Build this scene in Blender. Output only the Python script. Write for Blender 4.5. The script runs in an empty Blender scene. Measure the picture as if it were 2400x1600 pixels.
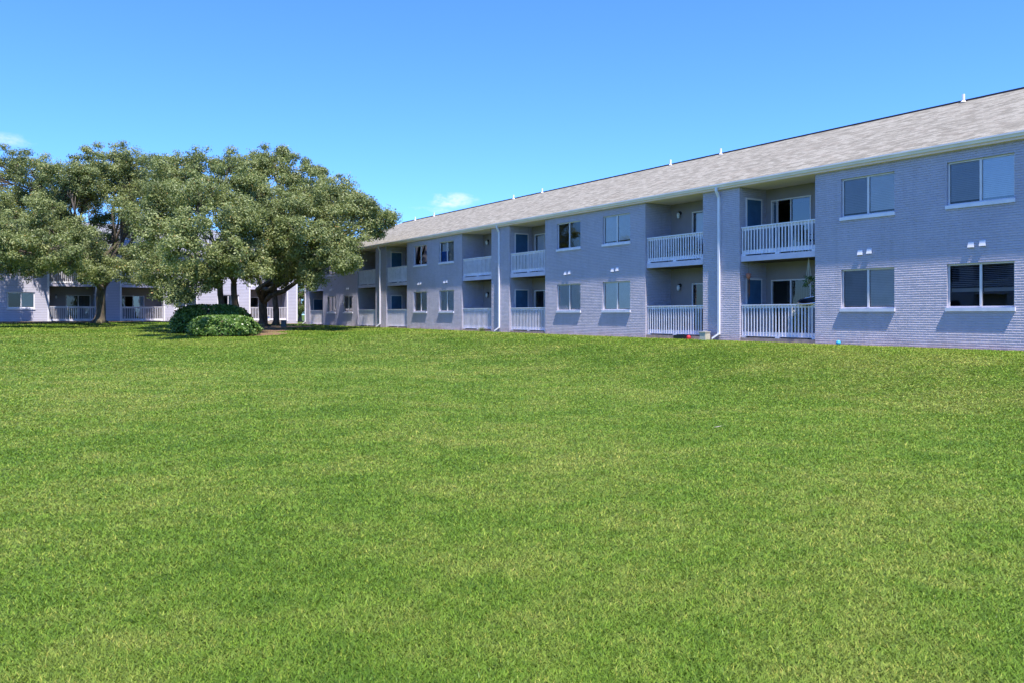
import bpy, math, random
import numpy as np
from mathutils import Vector, Matrix

random.seed(7); RNG = np.random.default_rng(11)
SC = bpy.context.scene
COL = SC.collection

# ------------------------------------------------------------------ camera
F = 1950.0                      # focal length in pixels of the 2400 px wide photograph
EYE = 1.6
cam_d = bpy.data.cameras.new('camera'); cam = bpy.data.objects.new('camera', cam_d); COL.objects.link(cam)
cam.location = (0, 0, EYE); cam.rotation_euler = (math.radians(90), 0, 0)
cam_d.sensor_width = 36; cam_d.lens = 36 * F / 2400; cam_d.shift_y = -62 / 2400
cam_d.clip_start = 0.1; cam_d.clip_end = 3000
SC.camera = cam

# ------------------------------------------------------------------ sun and sky
# the sun stands high behind the camera and almost in the plane of the long facade
_d = Vector((-1250, 1950, 0)).normalized(); _n = Vector((-_d.y, _d.x, 0)); _v = -0.5 * _d + 0.078 * _n
SUN_ELEV = math.atan2(1.0, _v.length)
sun_h = _v.normalized()                                  # towards the sun, on the ground plane
sun_dir = Vector((sun_h.x * math.cos(SUN_ELEV), sun_h.y * math.cos(SUN_ELEV), math.sin(SUN_ELEV)))
ld = bpy.data.lights.new('sun', 'SUN'); ld.energy = 5.0; ld.angle = math.radians(0.53); ld.color = (1.0, 0.955, 0.88)
sun = bpy.data.objects.new('sun', ld); COL.objects.link(sun)
sun.rotation_euler = sun_dir.to_track_quat('Z', 'Y').to_euler(); sun.location = (10, -20, 40)

world = bpy.data.worlds.new("World"); SC.world = world; world.use_nodes = True
wn, wl = world.node_tree.nodes, world.node_tree.links
wn.clear()
w_out = wn.new('ShaderNodeOutputWorld'); w_bg = wn.new('ShaderNodeBackground'); w_bg.inputs[1].default_value = 0.15
sky = wn.new('ShaderNodeTexSky'); sky.sky_type = 'NISHITA'; sky.sun_disc = False
sky.sun_elevation = SUN_ELEV; sky.sun_rotation = math.atan2(sun_h.x, sun_h.y)
sky.air_density = 1.0; sky.dust_density = 0.25; sky.ozone_density = 2.6; sky.altitude = 0
w_hs = wn.new('ShaderNodeMix'); w_hs.data_type = 'RGBA'; w_hs.blend_type = 'MULTIPLY'; w_hs.inputs[0].default_value = 1.0
w_hs.inputs[7].default_value = (0.415, 0.745, 1.40, 1)          # the deep blue of a clear, polarised sky
wl.new(sky.outputs[0], w_hs.inputs[6])
# small fair-weather clouds low over the roofs, in the direction domain of the sky
w_tc = wn.new('ShaderNodeTexCoord')
def wmath(op, a, b=None, c=None):
    n = wn.new('ShaderNodeMath'); n.operation = op
    for i, v in enumerate((a, b, c)):
        if v is None: continue
        if isinstance(v, (int, float)): n.inputs[i].default_value = v
        else: wl.new(v, n.inputs[i])
    return n.outputs[0]
w_sep = wn.new('ShaderNodeSeparateXYZ'); wl.new(w_tc.outputs['Generated'], w_sep.inputs[0])
w_map = wn.new('ShaderNodeMapping'); w_map.inputs['Scale'].default_value = (26, 26, 60); wl.new(w_tc.outputs['Generated'], w_map.inputs[0])
w_no = wn.new('ShaderNodeTexNoise'); w_no.inputs['Scale'].default_value = 1.0; w_no.inputs['Detail'].default_value = 7; w_no.inputs['Roughness'].default_value = 0.62
wl.new(w_map.outputs[0], w_no.inputs[0])
az = wmath('ARCTAN2', w_sep.outputs[0], w_sep.outputs[1])      # 0 = +Y, to the right positive
el = wmath('ARCSINE', w_sep.outputs[2])
cloud_sum = None
for (a0, e0, ra, re, amp) in ((-0.072, 0.136, 0.036, 0.0105, 0.85), (-0.545, 0.178, 0.030, 0.008, 0.42), (-0.100, 0.124, 0.035, 0.005, 0.4),
                              (-1.0, 0.16, 0.12, 0.03, 0.9), (-1.9, 0.2, 0.25, 0.04, 0.8), (1.2, 0.15, 0.15, 0.03, 0.9), (2.6, 0.22, 0.3, 0.05, 0.8)):
    dx = wmath('DIVIDE', wmath('SUBTRACT', az, a0), ra); dy = wmath('DIVIDE', wmath('SUBTRACT', el, e0), re)
    r2 = wmath('ADD', wmath('MULTIPLY', dx, dx), wmath('MULTIPLY', dy, dy))
    m = wmath('MULTIPLY', wmath('MAXIMUM', wmath('SUBTRACT', 1.0, r2), 0.0), amp)
    cloud_sum = m if cloud_sum is None else wmath('MAXIMUM', cloud_sum, m)
cm = wmath('MULTIPLY', cloud_sum, wmath('ADD', wmath('MULTIPLY', wmath('SUBTRACT', w_no.outputs[0], 0.46), 5.5), 0.12))
cm = wmath('MINIMUM', wmath('MAXIMUM', cm, 0.0), 0.85)
w_mix = wn.new('ShaderNodeMix'); w_mix.data_type = 'RGBA'
wl.new(cm, w_mix.inputs[0]); wl.new(w_hs.outputs[2], w_mix.inputs[6]); w_mix.inputs[7].default_value = (4.6, 5.0, 6.2, 1)
wl.new(w_mix.outputs[2], w_bg.inputs[0]); wl.new(w_bg.outputs[0], w_out.inputs[0])

SC.view_settings.view_transform = 'Standard'; SC.view_settings.look = 'None'
SC.view_settings.exposure = 0.65; SC.view_settings.gamma = 1.0
SC.render.engine = 'CYCLES'
SC.cycles.max_bounces = 8; SC.cycles.transparent_max_bounces = 16
SC.cycles.diffuse_bounces = 3; SC.cycles.glossy_bounces = 3; SC.cycles.caustics_reflective = False; SC.cycles.caustics_refractive = False

# ------------------------------------------------------------------ frames of the two buildings
D = Vector((-1250, 1950, 0)).normalized()                # along the long building, away from the camera
N = Vector((-D.y, D.x, 0))                               # its outward normal
LONG_O = Vector((27.0, 0, 0)); LONG_A = math.atan2(D.y, D.x)
LEFT_O = Vector((-18.9, 73.3, 0)); LEFT_A = math.atan2(-0.5397, -0.8419)
LEFT_S = (LEFT_O - LONG_O).dot(D)
def smooth(t): t = np.clip(t, 0, 1); return t * t * (3 - 2 * t)
def ground_z(x, y):
    x = np.asarray(x, float); y = np.asarray(y, float)
    s = (x - LONG_O.x) * D.x + (y - LONG_O.y) * D.y
    o = (x - LONG_O.x) * N.x + (y - LONG_O.y) * N.y
    p = LEFT_S - s
    b = np.clip(1.1 * (1 - p / 45.0), 0, 1.06)
    b = b - 0.05 * np.exp(-((p - 45) / 5.0) ** 2) * 0
    w = smooth((11.0 - o) / 9.5)
    z = b * (1 - w) + (0.67 + 0.12 * b) * w
    z = z + 0.03 * np.sin(x * 0.31 + 1.0) * np.sin(y * 0.27) * smooth((o - 1.0) / 4) * smooth((p - 2) / 5)
    return z
def gz(x, y): return float(ground_z(x, y))
def so_xy(s, o): v = LONG_O + D * s + N * o; return v.x, v.y
def at(px, py, Y): return Vector(((px - 1200) / F * Y, Y, EYE + (738 - py) / F * Y))

# ------------------------------------------------------------------ materials
def mat(name):
    m = bpy.data.materials.new(name); m.use_nodes = True
    n, l = m.node_tree.nodes, m.node_tree.links
    return m, n, l, n['Principled BSDF']
def col4(c): return (c[0], c[1], c[2], 1)
def node(n, t, **kw):
    x = n.new(t)
    for k, v in kw.items(): setattr(x, k, v)
    return x
def ramp(n, l, src, stops):
    r = n.new('ShaderNodeValToRGB'); e = r.color_ramp.elements
    e[0].position, e[0].color = stops[0][0], col4(stops[0][1]); e[1].position, e[1].color = stops[-1][0], col4(stops[-1][1])
    for p, c in stops[1:-1]:
        q = e.new(p); q.color = col4(c)
    l.new(src, r.inputs[0]); return r.outputs[0]
def noise(n, l, vec, scale, detail=4, rough=0.55, dist=0.0):
    x = n.new('ShaderNodeTexNoise'); x.inputs['Scale'].default_value = scale; x.inputs['Detail'].default_value = detail
    x.inputs['Roughness'].default_value = rough; x.inputs['Distortion'].default_value = dist
    if vec is not None: l.new(vec, x.inputs['Vector'])
    return x.outputs[0]
def mixc(n, l, fac, a, b, mode='MIX'):
    x = n.new('ShaderNodeMix'); x.data_type = 'RGBA'; x.blend_type = mode
    for i, v in ((0, fac), (6, a), (7, b)):
        if isinstance(v, (int, float)): x.inputs[i].default_value = v
        elif isinstance(v, tuple): x.inputs[i].default_value = col4(v)
        else: l.new(v, x.inputs[i])
    return x.outputs[2]
def mth(n, l, op, a, b=None):
    x = n.new('ShaderNodeMath'); x.operation = op
    for i, v in enumerate((a, b)):
        if v is None: continue
        if isinstance(v, (int, float)): x.inputs[i].default_value = v
        else: l.new(v, x.inputs[i])
    return x.outputs[0]
def objco(n, l, scale=(1, 1, 1), swap=False):
    tc = n.new('ShaderNodeTexCoord'); m = n.new('ShaderNodeMapping'); m.inputs['Scale'].default_value = scale
    l.new(tc.outputs['Object'], m.inputs[0]); return m.outputs[0]
def bump(n, l, b, height, strength, dist):
    x = n.new('ShaderNodeBump'); x.inputs['Strength'].default_value = strength; x.inputs['Distance'].default_value = dist
    l.new(height, x.inputs['Height']); l.new(x.outputs[0], b.inputs['Normal']); return x

def simple(name, c, rough=0.6, var=0.06, scale=3.0, metal=0.0, bmp=0.0, spec=0.4):
    m, n, l, b = mat(name)
    v = objco(n, l); f = noise(n, l, v, scale, 5)
    d = tuple(max(0, x * (1 - var * 2)) for x in c); u = tuple(min(1, x * (1 + var * 2)) for x in c)
    l.new(ramp(n, l, f, [(0.3, d), (0.7, u)]), b.inputs['Base Color'])
    b.inputs['Roughness'].default_value = rough; b.inputs['Metallic'].default_value = metal
    b.inputs['Specular IOR Level'].default_value = spec
    if bmp: bump(n, l, b, noise(n, l, v, scale * 12, 4), bmp, 0.01)
    return m

PAINT = (0.47, 0.442, 0.525)
def brick_mat(name, base):
    m, n, l, b = mat(name)
    tc = n.new('ShaderNodeTexCoord'); sp = n.new('ShaderNodeSeparateXYZ'); l.new(tc.outputs['Object'], sp.inputs[0])
    hx = mth(n, l, 'ADD', sp.outputs[0], sp.outputs[1])
    cb = n.new('ShaderNodeCombineXYZ'); l.new(hx, cb.inputs[0])
    # courses wander a little
    nz = noise(n, l, tc.outputs['Object'], 1.6, 2)
    zz = mth(n, l, 'ADD', sp.outputs[2], mth(n, l, 'MULTIPLY', mth(n, l, 'SUBTRACT', nz, 0.5), 0.008))
    l.new(zz, cb.inputs[1])
    def bt(mortar, smoothv):
        t = n.new('ShaderNodeTexBrick'); l.new(cb.outputs[0], t.inputs['Vector'])
        t.inputs['Scale'].default_value = 1.0; t.inputs['Brick Width'].default_value = 0.2032; t.inputs['Row Height'].default_value = 0.0677
        t.inputs['Mortar Size'].default_value = mortar; t.inputs['Mortar Smooth'].default_value = smoothv
        t.inputs['Color1'].default_value = (0, 0, 0, 1); t.inputs['Color2'].default_value = (1, 1, 1, 1); t.inputs['Mortar'].default_value = (0.5, 0.5, 0.5, 1)
        t.offset = 0.5; return t
    t = bt(0.011, 0.6)
    rough = noise(n, l, tc.outputs['Object'], 38, 5, 0.6)
    big = noise(n, l, tc.outputs['Object'], 7.0, 4, 0.6)
    # every course leans back towards its top edge and drops sharply to the joint above the next one
    fr = mth(n, l, 'FRACT', mth(n, l, 'DIVIDE', zz, 0.0677))
    tcol = mth(n, l, 'MULTIPLY', t.outputs['Color'], 1.0)
    amp = mth(n, l, 'ADD', mth(n, l, 'MULTIPLY', mth(n, l, 'POWER', tcol, 1.5), 1.9), mth(n, l, 'MULTIPLY', mth(n, l, 'SUBTRACT', big, 0.5), 2.4))
    amp = mth(n, l, 'MAXIMUM', amp, 0.16)
    top = mth(n, l, 'MULTIPLY', mth(n, l, 'MAXIMUM', mth(n, l, 'SUBTRACT', fr, 0.80), 0.0), -3.2)
    h = mth(n, l, 'MULTIPLY', top, amp)
    h = mth(n, l, 'ADD', h, mth(n, l, 'MULTIPLY', t.outputs['Fac'], mth(n, l, 'MINIMUM', mth(n, l, 'MULTIPLY', mth(n, l, 'SUBTRACT', 0.15, amp), 0.9), -0.12)))
    h = mth(n, l, 'ADD', h, mth(n, l, 'MULTIPLY', tcol, 0.25))
    h = mth(n, l, 'ADD', h, mth(n, l, 'MULTIPLY', rough, 0.10))
    h = mth(n, l, 'ADD', h, mth(n, l, 'MULTIPLY', big, 0.25))
    bump(n, l, b, h, 1.0, 0.021)
    f = noise(n, l, tc.outputs['Object'], 0.8, 4)
    c1 = ramp(n, l, f, [(0.3, tuple(x * 0.93 for x in base)), (0.7, tuple(min(1, x * 1.06) for x in base))])
    ms = n.new('ShaderNodeMapping'); ms.inputs['Scale'].default_value = (1.7, 1.7, 0.22); l.new(tc.outputs['Object'], ms.inputs[0])
    sk = noise(n, l, ms.outputs[0], 2.2, 6, 0.65)
    c1 = mixc(n, l, mth(n, l, 'MULTIPLY', mth(n, l, 'MINIMUM', mth(n, l, 'MAXIMUM', mth(n, l, 'SUBTRACT', sk, 0.5), 0.0), 0.2), 1.3), c1, (0.27, 0.26, 0.29))
    c1 = mixc(n, l, 0.35, c1, ramp(n, l, t.outputs['Color'], [(0.0, (0.80, 0.80, 0.84)), (1.0, (1.1, 1.1, 1.08))]), 'MULTIPLY')
    c2 = mixc(n, l, mth(n, l, 'MULTIPLY', t.outputs['Fac'], 0.03), c1, (0.16, 0.15, 0.21))
    # splash-back dirt at the foot of the wall
    fz = mth(n, l, 'MULTIPLY', mth(n, l, 'SUBTRACT', 1.15, mth(n, l, 'ADD', sp.outputs[2], mth(n, l, 'MULTIPLY', nz, 0.5))), 2.0)
    fz = mth(n, l, 'MINIMUM', mth(n, l, 'MAXIMUM', fz, 0.0), 0.45)
    c3 = mixc(n, l, fz, c2, (0.22, 0.19, 0.22))
    l.new(c3, b.inputs['Base Color']); b.inputs['Roughness'].default_value = 0.55; b.inputs['Specular IOR Level'].default_value = 0.3
    return m
def siding_mat(name, base):
    m, n, l, b = mat(name)
    tc = n.new('ShaderNodeTexCoord'); sp = n.new('ShaderNodeSeparateXYZ'); l.new(tc.outputs['Object'], sp.inputs[0])
    fr = mth(n, l, 'FRACT', mth(n, l, 'DIVIDE', sp.outputs[2], 0.125))
    h = mth(n, l, 'MULTIPLY', fr, -1.0)
    bump(n, l, b, h, 1.0, 0.02)
    lip = mth(n, l, 'GREATER_THAN', fr, 0.86)
    f = noise(n, l, tc.outputs['Object'], 1.2, 4)
    c1 = ramp(n, l, f, [(0.3, tuple(x * 0.94 for x in base)), (0.7, tuple(min(1, x * 1.05) for x in base))])
    l.new(mixc(n, l, mth(n, l, 'MULTIPLY', lip, 0.45), c1, (0.10, 0.105, 0.13)), b.inputs['Base Color'])
    b.inputs['Roughness'].default_value = 0.5
    return m
def shingle_mat(name, cols, tint=1.0):
    m, n, l, b = mat(name)
    tc = n.new('ShaderNodeTexCoord'); sp = n.new('ShaderNodeSeparateXYZ'); l.new(tc.outputs['Object'], sp.inputs[0])
    cb = n.new('ShaderNodeCombineXYZ'); l.new(sp.outputs[0], cb.inputs[0]); l.new(mth(n, l, 'MULTIPLY', sp.outputs[1], 1.08), cb.inputs[1])
    t = n.new('ShaderNodeTexBrick'); l.new(cb.outputs[0], t.inputs['Vector']); t.offset = 0.37
    t.inputs['Scale'].default_value = 1.0; t.inputs['Brick Width'].default_value = 0.30; t.inputs['Row Height'].default_value = 0.14
    t.inputs['Mortar Size'].default_value = 0.006; t.inputs['Mortar Smooth'].default_value = 0.2; t.inputs['Bias'].default_value = 0.0
    t.inputs['Color1'].default_value = (0, 0, 0, 1); t.inputs['Color2'].default_value = (1, 1, 1, 1); t.inputs['Mortar'].default_value = (0.3, 0.3, 0.3, 1)
    mp = n.new('ShaderNodeMapping'); mp.inputs['Scale'].default_value = (2.2, 4.0, 4.0); l.new(tc.outputs['Object'], mp.inputs[0])
    st = noise(n, l, mp.outputs[0], 0.9, 8, 0.72, 0.6)
    fine = noise(n, l, mp.outputs[0], 9.0, 6, 0.75)
    v = mth(n, l, 'ADD', mth(n, l, 'MULTIPLY', t.outputs['Color'], 0.22), mth(n, l, 'MULTIPLY', st, 0.30))
    v = mth(n, l, 'ADD', v, mth(n, l, 'ADD', mth(n, l, 'MULTIPLY', fine, 0.42), 0.05))
    c = ramp(n, l, v, [(0.28, cols[0]), (0.46, cols[1]), (0.56, cols[2]), (0.72, cols[3])])
    mp2 = n.new('ShaderNodeMapping'); mp2.inputs['Scale'].default_value = (1.2, 0.5, 0.5); l.new(tc.outputs['Object'], mp2.inputs[0])
    pk = noise(n, l, mp2.outputs[0], 2.2, 5, 0.6)
    pkf = mth(n, l, 'MULTIPLY', mth(n, l, 'MAXIMUM', mth(n, l, 'SUBTRACT', pk, 0.5), 0.0), 0.8)
    c = mixc(n, l, pkf, c, (0.38, 0.29, 0.225))
    c = mixc(n, l, mth(n, l, 'MULTIPLY', t.outputs['Fac'], 0.5), c, (0.10, 0.095, 0.09))
    l.new(c, b.inputs['Base Color']); b.inputs['Roughness'].default_value = 0.9; b.inputs['Specular IOR Level'].default_value = 0.15
    frr = mth(n, l, 'FRACT', mth(n, l, 'DIVIDE', mth(n, l, 'MULTIPLY', sp.outputs[1], 1.08), 0.14))
    hh = mth(n, l, 'ADD', mth(n, l, 'MULTIPLY', frr, -0.5), mth(n, l, 'MULTIPLY', fine, 0.8))
    bump(n, l, b, hh, 0.55, 0.02)
    return m
def glass_mat(name, tint=(0.94, 0.96, 0.98), refl=1.0, extra=0.0):
    m, n, l, b = mat(name)
    for x in list(n):
        if x.type == 'BSDF_PRINCIPLED': n.remove(x)
    out = [x for x in n if x.type == 'OUTPUT_MATERIAL'][0]
    tr = n.new('ShaderNodeBsdfTransparent'); tr.inputs[0].default_value = col4(tint)
    gl = n.new('ShaderNodeBsdfGlossy'); gl.inputs['Roughness'].default_value = 0.015; gl.inputs[0].default_value = (1, 1, 1, 1)
    fr = n.new('ShaderNodeFresnel'); fr.inputs[0].default_value = 1.52
    tc = n.new('ShaderNodeTexCoord'); bm = n.new('ShaderNodeBump'); bm.inputs['Strength'].default_value = 0.05; bm.inputs['Distance'].default_value = 0.02
    l.new(noise(n, l, tc.outputs['Object'], 1.5, 2), bm.inputs['Height']); l.new(bm.outputs[0], gl.inputs['Normal'])
    f = mth(n, l, 'MINIMUM', mth(n, l, 'ADD', mth(n, l, 'MULTIPLY', fr.outputs[0], 1.9 * refl), extra), 1.0)
    mx = n.new('ShaderNodeMixShader'); l.new(f, mx.inputs[0]); l.new(tr.outputs[0], mx.inputs[1]); l.new(gl.outputs[0], mx.inputs[2])
    l.new(mx.outputs[0], out.inputs[0]); return m

M = {}
M['brick'] = brick_mat('painted_brick', PAINT); M['brick'].cycles.use_bump_map_correction = False
M['siding'] = siding_mat('lap_siding', (0.46, 0.44, 0.52))
M['shingle'] = shingle_mat('roof_shingles', [(0.12, 0.102, 0.074), (0.23, 0.206, 0.160), (0.305, 0.275, 0.218), (0.40, 0.365, 0.30)])
M['shingle_grey'] = shingle_mat('grey_shingles', [(0.10, 0.10, 0.115), (0.20, 0.20, 0.225), (0.27, 0.27, 0.30), (0.34, 0.34, 0.37)])
M['white'] = simple('white_paint', (0.80, 0.77, 0.82), 0.45, 0.03)
M['gutter'] = simple('gutter_white', (0.84, 0.77, 0.76), 0.4, 0.04, 1.5)
M['rail'] = simple('rail_paint', (0.80, 0.76, 0.82), 0.45, 0.05, 4)
M['slab'] = simple('slab_paint', (0.60, 0.56, 0.68), 0.6, 0.05, 2, bmp=0.1)
M['cream'] = simple('soffit_cream', (0.88, 0.70, 0.66), 0.7, 0.03, 2)
M['inner'] = simple('recess_wall_shaded', (0.285, 0.255, 0.265), 0.6, 0.03, 2, bmp=0.05)  # wall colour taken darker, the shade inside the recesses is painted in
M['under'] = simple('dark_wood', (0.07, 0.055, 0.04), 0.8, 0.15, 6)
M['concrete'] = simple('concrete', (0.30, 0.26, 0.23), 0.9, 0.12, 5, bmp=0.3)
M['door'] = simple('blue_door', (0.04, 0.105, 0.19), 0.45, 0.08, 3)
M['trim'] = simple('aluminium_trim', (0.72, 0.68, 0.70), 0.35, 0.03)
M['dark'] = simple('ridge_dark', (0.03, 0.028, 0.035), 0.8, 0.1)
M['room'] = simple('room', (0.10, 0.10, 0.10), 0.9, 0.05)
M['black'] = simple('black_plastic', (0.015, 0.015, 0.02), 0.4, 0.1)
M['lamp'] = simple('lamp_glass', (0.75, 0.76, 0.76), 0.3, 0.02)
M['blind'] = simple('blind_slats', (0.88, 0.86, 0.88), 0.5, 0.03)
M['curtain'] = simple('curtain_cloth', (0.40, 0.37, 0.33), 0.9, 0.12, 4)
M['bluecloth'] = simple('blue_cloth', (0.02, 0.14, 0.50), 0.8, 0.05)
M['glass'] = glass_mat('window_glass', refl=0.75)
M['glass_bright'] = glass_mat('window_glass_bright', refl=1.4, extra=0.06)
M['glass_blue'] = glass_mat('reflecting_glass', tint=(0.3, 0.4, 0.55), refl=1.0, extra=0.06); M['vblind'] = simple('dark_blinds', (0.22, 0.22, 0.23), 0.7, 0.1)
M['glass_dark'] = glass_mat('tinted_glass', tint=(0.55, 0.57, 0.6), refl=1.0)
M['screen'] = glass_mat('window_screen', tint=(0.64, 0.67, 0.72), refl=0.6)
M['terracotta'] = simple('terracotta', (0.42, 0.15, 0.09), 0.8, 0.1, 8)
M['paleclay'] = simple('pale_clay', (0.50, 0.40, 0.36), 0.8, 0.1, 8)
M['potwhite'] = simple('pot_white', (0.5, 0.5, 0.55), 0.5, 0.03)
M['rope'] = simple('rope', (0.62, 0.58, 0.48), 0.9, 0.1, 20)
M['red'] = simple('red_plastic', (0.55, 0.03, 0.04), 0.4, 0.05)
M['ball'] = simple('blue_ball', (0.05, 0.38, 0.62), 0.4, 0.05)
M['beige'] = simple('beige_plastic', (0.50, 0.45, 0.35), 0.6, 0.06, 10)
M['steel'] = simple('steel', (0.6, 0.6, 0.62), 0.25, 0.02, metal=0.9)
M['wood'] = simple('weathered_wood', (0.14, 0.07, 0.045), 0.8, 0.2, 10)
M['utility'] = simple('utility_green', (0.13, 0.15, 0.15), 0.6, 0.1)
M['asphalt'] = simple('asphalt', (0.06, 0.06, 0.065), 0.95, 0.1, 8, bmp=0.2)
M['pave'] = simple('pavement', (0.42, 0.40, 0.37), 0.9, 0.08, 5)

def leaf_mat(name, stops, transl=0.35, gloss=0.45):
    m, n, l, b = mat(name)
    at_ = n.new('ShaderNodeAttribute'); at_.attribute_name = 'rnd'; at_.attribute_type = 'GEOMETRY'
    c = ramp(n, l, at_.outputs['Fac'], stops)
    l.new(c, b.inputs['Base Color']); b.inputs['Roughness'].default_value = gloss; b.inputs['Specular IOR Level'].default_value = 0.35
    out = [x for x in n if x.type == 'OUTPUT_MATERIAL'][0]
    tr = n.new('ShaderNodeBsdfTranslucent'); l.new(mixc(n, l, 1.0, c, (1.0, 1.1, 0.65), 'MULTIPLY'), tr.inputs[0])
    mx = n.new('ShaderNodeMixShader'); mx.inputs[0].default_value = transl
    l.new(b.outputs[0], mx.inputs[1]); l.new(tr.outputs[0], mx.inputs[2]); l.new(mx.outputs[0], out.inputs[0])
    return m
M['leaf'] = leaf_mat('oak_leaves', [(0.0, (0.10, 0.125, 0.045)), (0.45, (0.245, 0.28, 0.092)), (0.8, (0.40, 0.42, 0.165)), (0.965, (0.40, 0.39, 0.20)), (1.0, (0.55, 0.33, 0.12))], 0.3)
M['leaf_shrub'] = leaf_mat('shrub_leaves', [(0.0, (0.03, 0.08, 0.015)), (0.5, (0.095, 0.18, 0.03)), (1.0, (0.42, 0.54, 0.15))], 0.3, 0.28)
M['leaf_far'] = leaf_mat('far_leaves', [(0.0, (0.06, 0.09, 0.02)), (0.5, (0.13, 0.17, 0.04)), (1.0, (0.25, 0.27, 0.08))], 0.4)
m, n, l, b = mat('oak_bark')
v = objco(n, l, (1, 1, 0.25)); f = noise(n, l, v, 7, 6, 0.7); f2 = noise(n, l, objco(n, l), 1.3, 3)
c = ramp(n, l, f, [(0.3, (0.035, 0.026, 0.020)), (0.55, (0.12, 0.09, 0.065)), (0.75, (0.21, 0.17, 0.13))])
l.new(mixc(n, l, mth(n, l, 'MULTIPLY', mth(n, l, 'MAXIMUM', mth(n, l, 'SUBTRACT', f2, 0.5), 0.0), 2.0), c, (0.16, 0.15, 0.04)), b.inputs['Base Color'])
b.inputs['Roughness'].default_value = 0.9; bump(n, l, b, f, 0.8, 0.05); M['bark'] = m

# lawn soil and the blades on it share broad colour patches in plan
def patch_nodes(n, l, vec):
    a = noise(n, l, vec, 0.16, 4, 0.6); bb = noise(n, l, vec, 0.9, 4, 0.65); cc = noise(n, l, vec, 4.0, 3, 0.6)
    v = mth(n, l, 'ADD', mth(n, l, 'MULTIPLY', a, 0.44), mth(n, l, 'MULTIPLY', bb, 0.40))
    return mth(n, l, 'ADD', v, mth(n, l, 'MULTIPLY', cc, 0.22))
m, n, l, b = mat('lawn_turf')
tc = n.new('ShaderNodeTexCoord'); pv = patch_nodes(n, l, tc.outputs['Object'])
fine = noise(n, l, tc.outputs['Object'], 30, 6, 0.8)
c = ramp(n, l, pv, [(0.40, (0.05, 0.10, 0.012)), (0.5, (0.08, 0.13, 0.02)), (0.60, (0.13, 0.16, 0.04))])
c = mixc(n, l, 0.55, c, ramp(n, l, fine, [(0.3, (0.25, 0.25, 0.2)), (0.7, (1.5, 1.5, 1.4))]), 'MULTIPLY')
l.new(c, b.inputs['Base Color']); b.inputs['Roughness'].default_value = 0.95; b.inputs['Specular IOR Level'].default_value = 0.1
bump(n, l, b, fine, 0.6, 0.05); M['turf'] = m
m, n, l, b = mat('grass_blades')
tc = n.new('ShaderNodeTexCoord'); pv = patch_nodes(n, l, tc.outputs['Object'])
at_ = n.new('ShaderNodeAttribute'); at_.attribute_name = 'rnd'; at_.attribute_type = 'GEOMETRY'
cg = ramp(n, l, pv, [(0.38, (0.115, 0.235, 0.018)), (0.50, (0.205, 0.34, 0.034)), (0.63, (0.33, 0.41, 0.070))])
cv = ramp(n, l, at_.outputs['Fac'], [(0.0, (0.26, 0.28, 0.24)), (0.5, (0.92, 0.92, 0.92)), (0.85, (1.3, 1.2, 1.25)), (0.93, (1.7, 1.25, 1.7)), (1.0, (1.9, 1.3, 2.0))])
c = mixc(n, l, 1.0, cg, cv, 'MULTIPLY')
l.new(c, b.inputs['Base Color']); b.inputs['Roughness'].default_value = 0.5; b.inputs['Specular IOR Level'].default_value = 0.3
out = [x for x in n if x.type == 'OUTPUT_MATERIAL'][0]
tr = n.new('ShaderNodeBsdfTranslucent'); l.new(c, tr.inputs[0]); mx = n.new('ShaderNodeMixShader'); mx.inputs[0].default_value = 0.3
l.new(b.outputs[0], mx.inputs[1]); l.new(tr.outputs[0], mx.inputs[2]); l.new(mx.outputs[0], out.inputs[0]); M['grass'] = m
m, n, l, b = mat('mulch')
v = objco(n, l); f = noise(n, l, v, 9, 6, 0.75); g = noise(n, l, v, 1.1, 4)
c = ramp(n, l, f, [(0.3, (0.06, 0.035, 0.02)), (0.5, (0.20, 0.11, 0.055)), (0.7, (0.38, 0.24, 0.12))])
l.new(mixc(n, l, mth(n, l, 'MULTIPLY', mth(n, l, 'MAXIMUM', mth(n, l, 'SUBTRACT', g, 0.45), 0.0), 3.0), c, (0.20, 0.20, 0.06)), b.inputs['Base Color'])
b.inputs['Roughness'].default_value = 1.0; bump(n, l, b, f, 0.8, 0.05); M['mulch'] = m

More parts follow.
